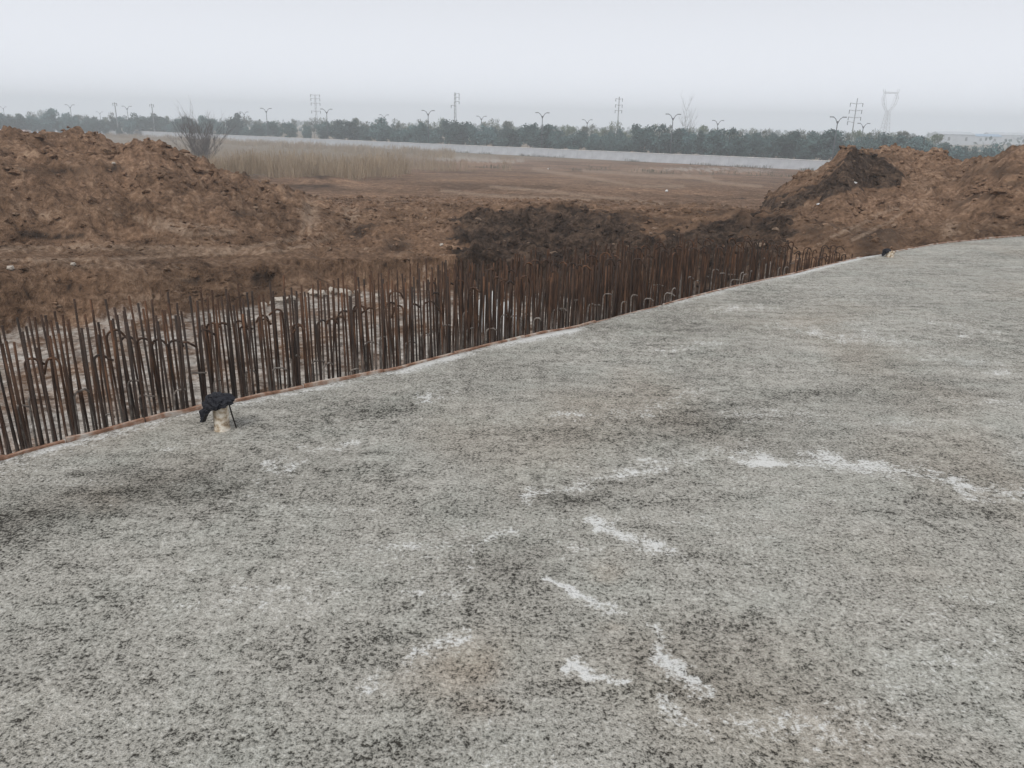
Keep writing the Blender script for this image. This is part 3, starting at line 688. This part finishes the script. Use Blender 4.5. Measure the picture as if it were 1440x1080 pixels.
def bag(x, y, z, s, label, seed=3, yaw=.2):
    import bmesh
    bm = bmesh.new(); bmesh.ops.create_icosphere(bm, subdivisions=5, radius=1.0)
    for v in bm.verts:
        p = v.co.copy()
        fold = 1 + .20*abs(vnoise(p, 2.2, seed))*2 - .16 + .16*abs(vnoise(p, 5.0, seed+1)) + .06*vnoise(p, 11.0, seed+2)
        q = p*fold
        q = Vector((q.x*.100, q.y*.078, q.z*.062))
        # hollow underside draped over the pipe, tail hanging to the left
        if p.z < 0: q.z *= .55
        hang = max(0, -p.x-.25)/.75
        q.z -= .085*hang**1.2*(1 if p.z < .3 else .55); q.x += .030*hang
        if p.z < -.2 and p.x > -.2: q.z += .010
        q.z += .012*p.x
        v.co = q*s
    me = bpy.data.meshes.new('plastic_bag'); bm.to_mesh(me); bm.free(); me.materials.append(MATS['black_plastic'])
    o = link('plastic_bag', me, None, (x, y, z), (0, 0, yaw)); tag(o, label, 'bag'); return o
bag(bx_-.026, by_-.008, .150, .95, 'crumpled black plastic bag draped over the beige pipe stub')
sx_, sy_ = on_plane(333, 603, 0.0); m = MB()
m.tube([(float(sx_), float(sy_), -.005), (float(sx_)-.020, float(sy_)+.01, .07), (float(sx_)-.037, float(sy_)+.018, .145)], .0042, 6)
tag(link('thin_rod', m.mesh('thin_rod', 'dark_iron', True)), 'thin dark rod leaning from the slab against the black bag', 'rod')
qx, qy = pipe(1251, 361, .055, .075, 'small grey pipe stub at the slab rim beside bare soil')
bag(qx-.06, qy, .070, .62, 'small dark plastic wrap over the pipe stub at the slab rim', 8)

# ------------------------------------------------------------------ boundary wall: panels, posts, coping
WALL = []
def wall_d(xp):                                    # distance of the wall line under a photo column
    d = ray(xp, 205.0); h = Vector((d[0], d[1])).normalized(); A, u = WALL
    return (A.x*u.y-A.y*u.x)/(h.x*u.y-h.y*u.x)
def wall():
    ax, ay = on_plane(360, 191.5, ZW+1.8); bx2, by2 = on_plane(1080, 222.5, ZW+1.8)
    A = Vector((float(ax), float(ay), 0)); B = Vector((float(bx2), float(by2), 0)); u = (B-A).normalized()
    WALL.extend([A, u])
    start = A - u*150; Ltotal = (B-A).length + 150 + 45
    root = link('boundary_wall', None, None, (start.x, start.y, ZW), (0, 0, math.atan2(u.y, u.x)))
    tag(root, 'long low pale grey concrete boundary wall in front of the trees', 'wall')
    pw = 4.0; n = int(Ltotal/pw)
    pm = MB().box(.10, pw-.10, -.07, .07, -.5, 1.70).mesh('wall_panel', 'wall_concrete')
    po = MB().box(-.097, .097, -.13, .13, -.5, 1.74).mesh('wall_post', 'wall_concrete')
    cp = MB().box(-.02+.04, pw-.02-.02, -.15, .15, 1.743, 1.85).mesh('wall_coping', 'wall_cap')
    for i in range(n):
        dz = random.uniform(-.03, .03)
        for nm, me in (('wall_panel', pm), ('wall_post', po), ('wall_coping', cp)):
            link(nm, me, root, (i*pw, 0, dz))
wall()

# ------------------------------------------------------------------ street lamps
def lamp_meshes():
    p = MB().tube([(0, 0, -.2), (0, 0, 4), (0, 0, 9.0)], [.13, .11, .09], 8).mesh('pole', 'lamp_steel', True)
    out = [p]
    for s in (-1, 1):
        a = MB().tube([(0, 0, 8.7), (s*.22, 0, 9.15), (s*.5, 0, 9.65), (s*.85, 0, 9.92), (s*1.1, 0, 10.0)], [.09, .08, .07, .065, .06], 6).mesh('arm', 'lamp_steel', True)
        h = MB(); h.box(min(s*1.0, s*1.75), max(s*1.0, s*1.75), -.17, .17, 9.93, 10.10)
        out += [a, h.mesh('lamp_head', 'lamp_steel')]
    c = MB().tube([(0, 0, 8.95), (0, 0, 9.25)], .13, 8).mesh('collar', 'lamp_steel'); out.append(c)
    return out
LMESH = lamp_meshes()
def lamp(xp, ytop, dist, label, group, yaw):
    dist = wall_d(xp)+dist
    x, y, z = px_at(xp, ytop, dist)
    zg = ZW; s = (z-zg)/10.1
    r = link('street_lamp', None, None, (x, y, zg), (0, 0, yaw), s); tag(r, label, 'street lamp', group)
    for me in LMESH: link(me.name.split('.')[0], me, r)
for xp, yt, dd in ((98, 147, 9), (178, 149, 9), (374, 152, 9), (459, 153, 9), (602, 155, 9), (763, 158, 9), (947, 160, 9), (1179, 164, 9)):
    lamp(xp, yt, dd, 'tall double-arm street lamp on the near side of the tree-lined road', 'street lamps, near side of the road', .15)
for xp, yt, dd in ((4, 150, 46), (140, 157, 46), (343, 157, 46), (540, 161, 46), (677, 163, 46), (826, 168, 46), (1010, 169, 46), (1215, 173, 46)):
    lamp(xp, yt, dd, 'lower looking double-arm street lamp on the far side of the tree-lined road', 'street lamps, far side of the road', .15)

# ------------------------------------------------------------------ power poles and the pylon
def power_pole(xp, ytop, dist, arms, label, lattice=False, armw=2.2, rad=.20):
    x, y, z = px_at(xp, ytop, dist); H = z-ZW
    r = link('power_pole', None, None, (x, y, ZW), (0, 0, random.uniform(-.25, .25))); tag(r, label, 'power pole')
    m = MB()
    if lattice:
        for sx in (-1, 1):
            for sy in (-1, 1): m.tube([(sx*.42, sy*.42, -.3), (sx*.2, sy*.2, H)], .055, 4)
        k = 0; zz = 0
        while zz < H-1.2:
            w0 = .42-.22*zz/H; w1 = .42-.22*(zz+1.2)/H; s = 1 if k % 2 else -1
            for sy in (-1, 1): m.tube([(-s*w0, sy*w0, zz), (s*w1, sy*w1, zz+1.2)], .03, 4)
            zz += 1.2; k += 1
    else: m.tube([(0, 0, -.3), (0, 0, H)], [rad, rad*.6], 8)
    link('mast', m.mesh('mast', 'galvanised_steel'), r)
    for zf, side in arms:
        a = MB(); x0 = -armw if side <= 0 else 0; x1 = armw if side >= 0 else 0
        a.tube([(x0, 0, H*zf+.25), (0, 0, H*zf), (x1, 0, H*zf+.25)] if side == 0 else [(0, 0, H*zf), (x1 if side > 0 else x0, 0, H*zf+.25)], .07, 5)
        arm = link('cross_arm', a.mesh('cross_arm', 'galvanised_steel'), r)
        for e in ((x0, x1) if side == 0 else ((x1,) if side > 0 else (x0,))):
            link('insulator', MB().tube([(e*.94, 0, H*zf+.2), (e*.94, 0, H*zf-.75)], .10, 6).mesh('insulator', 'lamp_steel'), arm)
power_pole(443, 133, 330, ((.985, 0), (.90, 0), (.80, 0), (.62, 0)), 'lattice power mast with four cross arms behind the trees', True, 1.8)
power_pole(640, 130, 285, ((.97, 1), (.90, 1), (.82, 1), (.74, -1)), 'slim power pole with short one-sided arms behind the trees', True, 1.5)
power_pole(871, 136, 285, ((.95, 0), (.83, 0), (.72, 0)), 'thin steel power pole with short arms behind the trees', False, 1.3, .24)
power_pole(1206, 138, 262, ((.90, 0), (.78, 0), (.66, 0), (.58, -1)), 'power pole with wide cross arms beside the road lamps', False, 1.9, .2)
power_pole(161, 144, 330, ((.96, 0),), 'plain thin power pole left of the paired lamp', False, .8, .24)
power_pole(213, 146, 330, ((.96, 0),), 'plain thin power pole near the bare shrub tree', False, .8, .24)
def pylon(xp, ytop, dist):
    x, y, z = px_at(xp, ytop, dist); H = z-ZW
    r = link('lattice_pylon', None, None, (x, y, ZW), (0, 0, .1)); tag(r, 'tall hazy lattice pylon with a ring-shaped head on the far plain', 'pylon')
    W = lambda zf: np.interp(zf, [0, .55, .64], [2.1, .8, .6])
    m = MB()
    for sx in (-1, 1):
        for sy in (-1, 1): m.tube([(sx*W(f)*1.0, sy*W(f), f*H) for f in (0, .3, .55, .64)], .10, 4)
    fs = np.linspace(0, .64, 10)
    for i in range(9):
        for sy in (-1, 1):
            for s in (-1, 1): m.tube([(-s*W(fs[i]), sy*W(fs[i]), fs[i]*H), (s*W(fs[i+1]), sy*W(fs[i+1]), fs[i+1]*H)], .06, 4)
            m.tube([(-W(fs[i+1]), sy*W(fs[i+1]), fs[i+1]*H), (W(fs[i+1]), sy*W(fs[i+1]), fs[i+1]*H)], .06, 4)
    link('tower_body', m.mesh('tower_body', 'hazed_steel'), r)
    h = MB()
    for sy in (-.7, .7):
        for s in (-1, 1):
            h.tube([(s*.9, sy, .64*H), (s*2.7, sy, .75*H), (s*3.3, sy, .85*H), (s*2.6, sy, .92*H), (s*3.3, sy, .995*H)], .10, 4)
            h.tube([(s*.9, sy, .64*H), (s*1.6, sy, .75*H), (s*2.3, sy, .85*H), (s*2.6, sy, .92*H)], .06, 4)
            h.tube([(s*2.7, sy, .75*H), (s*1.6, sy, .75*H)], .06, 4); h.tube([(s*3.3, sy, .85*H), (s*2.2, sy, .85*H)], .06, 4)
        h.tube([(-2.8, sy, .93*H), (2.8, sy, .93*H)], .09, 4)
    link('tower_head', h.mesh('tower_head', 'hazed_steel'), r)
    link('cross_beam', MB().tube([(-3.4, 0, .945*H), (3.4, 0, .945*H)], .09, 4).mesh('cross_beam', 'hazed_steel'), r)
pylon(1254, 125, 380)

# ------------------------------------------------------------------ trees
def crown_mesh(seed, hgt, wid, z0, nclump, nleaf, leaf, mat, up=0.0):
    r = np.random.default_rng(seed)
    c = r.normal(0, 1, (nclump, 3)); c /= np.linalg.norm(c, axis=1)[:, None]; c *= r.uniform(.25, .85, (nclump, 1))
    c[:, :2] *= wid; zc = (hgt+z0)/2; c[:, 2] = zc + c[:, 2]*(hgt-z0)/2*.9
    rad = r.uniform(.28, .5, nclump)*wid
    k = r.integers(0, nclump, nleaf)
    p = r.normal(0, 1, (nleaf, 3)); p /= np.linalg.norm(p, axis=1)[:, None]; p *= (r.uniform(.3, 1.05, (nleaf, 1)))
    p = c[k] + p*rad[k][:, None]*np.array([1, 1, .9]); p[:, 2] = np.maximum(p[:, 2], z0*.6)
    a = r.normal(0, 1, (nleaf, 3)); a /= np.linalg.norm(a, axis=1)[:, None]; a[:, 2] += up; a *= leaf*r.uniform(.6, 1.3, (nleaf, 1))
    b = r.normal(0, 1, (nleaf, 3)); b -= a*(np.sum(a*b, 1)/np.sum(a*a, 1))[:, None]; b /= np.linalg.norm(b, axis=1)[:, None]; b *= leaf*.55*(1-.6*up)
    V = np.stack([p-a, p+b*.8, p+a, p-b*.8], 1).reshape(-1, 3); Fq = np.arange(nleaf*4).reshape(-1, 4)
    return mesh_np('crown', V, Fq, mat)
def trunk_mesh(seed, h, rad, spread):
    r = random.Random(seed); m = MB(); m.tube([(0, 0, -.3), (r.uniform(-.1, .1), r.uniform(-.1, .1), h*.4), (r.uniform(-.2, .2), r.uniform(-.2, .2), h*.85)], [rad, rad*.7, rad*.25], 6)
    for k in range(6):
        q = r.uniform(0, 6.28); z = h*r.uniform(.22, .6); m.tube([(0, 0, z), (math.cos(q)*spread*.5, math.sin(q)*spread*.5, z+h*.14), (math.cos(q)*spread, math.sin(q)*spread, z+h*.24)], [rad*.4, rad*.25, rad*.08], 4)
    return m.mesh('trunk', 'bark')
EV = [(trunk_mesh(i, 6.5, .14, 1.3), crown_mesh(500+i, 7.0, random.uniform(2.2, 2.9), .25, 24, 2400, .28, 'evergreen_leaves')) for i in range(8)]
WI = [(trunk_mesh(40+i, 7.6, .09, 1.0), crown_mesh(600+i, 8.0, random.uniform(1.5, 2.1), 2.2, 16, 650, .26, 'wispy_leaves', .8)) for i in range(6)]
def tree(name, v, xp, ytop, dist, label, group, wsc=1.0, tall=7.0):
    x, y, z = px_at(xp, ytop, dist); s = max(.35, (z-ZW)/tall)
    r = link(name, None, None, (x, y, ZW), (0, 0, random.uniform(0, 6.28)), (s*wsc, s*wsc, s)); tag(r, label, 'tree', group)
    link('trunk', v[0], r); link('crown', v[1], r)
XT = list(range(-140, 1600, 60)); DT = [min(330, wall_d(q)+13) for q in XT]
YX = [-120, 0, 40, 80, 140, 200, 330, 500, 600, 720, 800, 880, 1050, 1180, 1300, 1335, 1360, 1440, 1560]; YT = [153, 155, 156, 158, 161, 163, 166, 169, 172, 174, 175, 178, 181, 186, 188, 195, 200, 204, 210]
rt = random.Random(5)
xp = -110.0
while xp < 1540:
    yt = np.interp(xp, YX, YT)+rt.choice([-9, -6, -4, -2, 0, 2, 6, 11, 15]); dd = np.interp(xp, XT, DT)
    tree('evergreen_tree', EV[rt.randrange(8)], xp, yt, dd+rt.uniform(-3, 3), 'round dark evergreen tree in the row behind the boundary wall', 'evergreen trees along the road', rt.uniform(.85, 1.25))
    xp += rt.uniform(12, 26)*(.75 if xp < 300 else 1)
xp = -110.0
while xp < 1540:
    yt = np.interp(xp, YX, YT)+rt.choice([-1, 2, 5, 8]); dd = np.interp(xp, XT, DT)
    tree('evergreen_tree', EV[rt.randrange(8)], xp, yt, dd+12+rt.uniform(-3, 3), 'round dark evergreen tree in the row behind the boundary wall', 'evergreen trees along the road', rt.uniform(.9, 1.2))
    xp += rt.uniform(12, 24)
xp = -110.0
while xp < 1345:
    yt = np.interp(xp, YX, YT)+rt.choice([-9, -6, -5, -3, -2, 0])+np.interp(xp, [0, 300, 600, 900], [5, 2, 0, -1]); dd = np.interp(xp, XT, DT)
    tree('slender_tree', WI[rt.randrange(6)], xp, yt, dd+34+rt.uniform(-6, 6), 'slender pale green tree rising thinly behind the evergreen row', 'slender trees behind the evergreens', rt.uniform(.8, 1.2), 8.0)
    xp += rt.uniform(9, 20)
# far woods on the plain, one mass
def far_wood():
    r = np.random.default_rng(77); n = 9000
    az = r.uniform(R(-60), R(60), n); d = r.choice([420, 540, 700, 880, 1120], n)+r.uniform(-30, 30, n)
    keep = fbm(d*np.sin(az), d*np.cos(az), 120, 2, 9) > -.12; az, d = az[keep], d[keep]; n = len(az)
    p = np.stack([d*np.sin(az), d*np.cos(az), ZW+r.uniform(0, 1, n)**1.2*5.0], -1)
    a = r.normal(0, 1, (n, 3)); a /= np.linalg.norm(a, axis=1)[:, None]; a *= (d/620)[:, None]*1.6; b = np.cross(a, r.normal(0, 1, (n, 3))); b /= np.linalg.norm(b, axis=1)[:, None]; b *= (d/620)[:, None]*1.3
    V = np.stack([p-a, p+b, p+a, p-b], 1).reshape(-1, 3)
    tag(link('far_wood', mesh_np('far_wood', V, np.arange(n*4).reshape(-1, 4), 'evergreen_leaves')), 'hazy far-off woods across the plain', 'wood', kind='stuff')
far_wood()
# bare multi-stem tree in the reeds, and a tall bare tree behind the row
def bare_tree(name, xp, ybase, ytop, dist, spread, stems, label, seed):
    x, y, z = px_at(xp, ytop, dist); zg = hz(x, y); H = z-zg; r = random.Random(seed)
    root = link(name, None, None, (x, y, zg)); tag(root, label, 'tree')
    m = MB(); tw = MB()
    def grow(p, d, l, rad, lev):
        pts = [p]; q = p.copy(); dd = d.copy()
        for i in range(4):
            dd = (dd + Vector((r.uniform(-.09, .09), r.uniform(-.09, .09), .03))).normalized(); q = q+dd*l/4; pts.append(q.copy())
        (m if lev == 0 else tw).tube(pts, [rad*(1-.21*i) for i in range(5)], 4 if lev == 0 else 3, False)
        if lev >= 2: return
        for k in range(12 if lev == 0 else 7):
            b = pts[r.randrange(1, 5)]; a = r.uniform(0, 6.28); s = .55
            nd = (dd + Vector((math.cos(a)*s, math.sin(a)*s, r.uniform(0, .25)))).normalized(); grow(b, nd, l*r.uniform(.28, .5), rad*.45, lev+1)
    for k in range(stems):
        a = r.uniform(0, 6.28); s = r.uniform(.05, 1)*spread
        grow(Vector((math.cos(a)*.35*spread*r.random(), math.sin(a)*.35*spread*r.random(), -.2)), Vector((math.cos(a)*s, math.sin(a)*s, 1)).normalized(), H*r.uniform(.5, .78), H*.006, 0)
    link('trunk', m.mesh('trunk', 'bare_twigs'), root); link('crown', tw.mesh('crown', 'bare_twigs'), root)
bare_tree('bare_shrub_tree', 275, 195, 148, 118, 1.0, 30, 'leafless grey many-stemmed tree standing in the tan reeds', 3)
bare_tree('bare_tree', 968, 195, 137, 235, .12, 3, 'tall faint leafless tree above the evergreen row', 9)

# ------------------------------------------------------------------ reeds and weeds
def blades(name, pts, hgt, wid, mat, label, cat, seed, droop=.25):
    r = np.random.default_rng(seed); n = len(pts); x, y = pts[:, 0], pts[:, 1]; z = height(x, y)
    h = hgt*r.uniform(.5, 1.1, n)*np.clip(.85+.9*fbm(x, y, 5, 3, 88), .35, 1.35); a = r.uniform(0, 6.28, n); lx_, ly_ = r.normal(0, droop, n)*h*.5, r.normal(0, droop, n)*h*.5
    wx_, wy_ = np.cos(a)*wid, np.sin(a)*wid
    b0 = np.stack([x-wx_, y-wy_, z-.05], -1); b1 = np.stack([x+wx_, y+wy_, z-.05], -1)
    t1 = np.stack([x+wx_*.7+lx_, y+wy_*.7+ly_, z+h], -1); t0 = np.stack([x-wx_*.7+lx_, y-wy_*.7+ly_, z+h], -1)
    me = mesh_np(name, np.stack([b0, b1, t1, t0], 1).reshape(-1, 3), np.arange(n*4).reshape(-1, 4), mat)
    tag(link(name, me), label, cat, kind='stuff')
def zone_pts(n, poly_px, d0, d1, seed, thr=-.15, wl=7):
    r = np.random.default_rng(seed); xs = r.uniform(poly_px[0], poly_px[1], n); d = 1/r.uniform(1/d1, 1/d0, n)
    a = np.array([0.0]); az, _ = at_dist(xs, np.full(n, 215.0), 80.0)
    x = d*np.sin(az); y = d*np.cos(az); k = fbm(x, y, wl, 2, seed) > thr
    return np.stack([x[k], y[k]], -1)
def reed_zone(n, seed):
    r = np.random.default_rng(seed); xs = r.uniform(190, 610, n); d = 1/r.uniform(1/190, 1/54, n); az, _ = at_dist(xs, np.full(n, 215.0), 80.0)
    x = d*np.sin(az); y = d*np.cos(az)
    lim = np.interp(xs, [200, 300, 400, 500, 560, 600, 640], [72, 66, 62, 60, 70, 95, 112]) + 14*fbm(x, y, 7, 3, 7)
    k = (d > lim) & (fbm(x, y, 8, 3, 15) + .9*r.uniform(-.5, .5, n) > .06) & (xs + 60*fbm(x, y, 12, 3, 19) < 570)
    return np.stack([x[k], y[k]], -1)
blades('reed_bed', np.concatenate([reed_zone(44000, 1), zone_pts(2500, (560, 720), 95, 116, 3, .2)]), 1.75, .015, 'reed_straw', 'dry tan reeds filling the low ground before the wall', 'reeds', 5, .30)
def by_wall(n, x0, x1, d0, d1, seed, thr):
    r = np.random.default_rng(seed); xs = r.uniform(x0, x1, n); dd = np.interp(xs, XT, [wall_d(q) for q in XT])-r.uniform(d0, d1, n); az, _ = at_dist(xs, np.full(n, 205.0), 80.0)
    x = dd*np.sin(az); y = dd*np.cos(az); k = fbm(x, y, 9, 3, seed) > thr
    return np.stack([x[k], y[k]], -1)
blades('reed_strip', by_wall(16000, 150, 640, .6, 45, 31, -.05), 1.35, .03, 'reed_straw', 'low tan grass along the wall beyond the reeds', 'grass', 6, .4)
blades('dry_weeds', np.concatenate([by_wall(2600, 560, 1150, .5, 3.5, 32, .12), zone_pts(2500, (560, 1150), 118, 140, 6, .25, 6)]), .6, .035, 'weed_green', 'dark dry weeds growing along the wall foot', 'weeds', 8, .6)

# ------------------------------------------------------------------ far sheds
def shed(xp, yb, dist, wd, dp, h, roof, label, yaw=0.0):
    x, y, _ = px_at(xp, yb, dist); r = link('shed', None, None, (x, y, ZW), (0, 0, yaw)); tag(r, label, 'shed')
    wl = link('wall', MB().box(-wd/2, wd/2, -dp/2, dp/2, -.3, h).mesh('wall', 'shed_wall'), r)
    m = MB(); e = .4; m.v = [(-wd/2-e, -dp/2-e, h+.01), (wd/2+e, -dp/2-e, h+.01), (wd/2+e, dp/2+e, h+.01), (-wd/2-e, dp/2+e, h+.01), (-wd/2-e, 0, h+dp*.16), (wd/2+e, 0, h+dp*.16)]
    m.f = [(0, 1, 5, 4), (2, 3, 4, 5), (1, 2, 5), (3, 0, 4), (3, 2, 1, 0)]
    link('roof', m.mesh('roof', roof), r)
    k = max(2, int(wd/9))
    wm = MB().box(-.8, .8, -.06, .02, h*.4, h*.75).mesh('window', 'dark_glass')
    for i in range(k): link('window', wm, r, ((i+.5)/k*wd-wd/2, -dp/2-.01, 0))
shed(8, 183, 225, 9, 6, 2.6, 'shed_roof_red', 'pale shed with dull red roof beyond the spoil heap')
shed(44, 183, 232, 9, 6, 2.0, 'shed_roof_blue', 'low pale shed with blue roof beside the red-roofed shed')
shed(74, 183, 236, 6, 6, 1.8, 'shed_roof_blue', 'smallest pale blue-roofed hut at the end of the shed row')
shed(1338, 196, 560, 24, 10, 6.0, 'shed_wall', 'white far-off shed on the plain behind the pylon trees', .2)
shed(1372, 196, 620, 30, 10, 5.0, 'shed_roof_blue', 'long far-off shed with blue roof on the plain', .1)
shed(1412, 196, 700, 26, 12, 6.0, 'shed_wall', 'white far-off shed at the hazy end of the plain', -.1)

# ------------------------------------------------------------------ the air
m = bpy.data.materials.new('haze_air'); m.use_nodes = True; t = m.node_tree; t.nodes.clear()
pv = N(t, 'ShaderNodeVolumePrincipled'); pv.inputs['Color'].default_value = (.89, .955, 1, 1); pv.inputs['Density'].default_value = .0014; pv.inputs['Anisotropy'].default_value = 0.0
ou = N(t, 'ShaderNodeOutputMaterial'); L(t, pv.outputs[0], ou.inputs['Volume'])
MATS['haze_air'] = m
hb = link('haze', MB().box(-1250, 1250, -1250, 1250, -8.0, 24.0).mesh('haze', 'haze_air')); tag(hb, kind='stuff', label='pale grey haze over the whole plain', cat='haze')
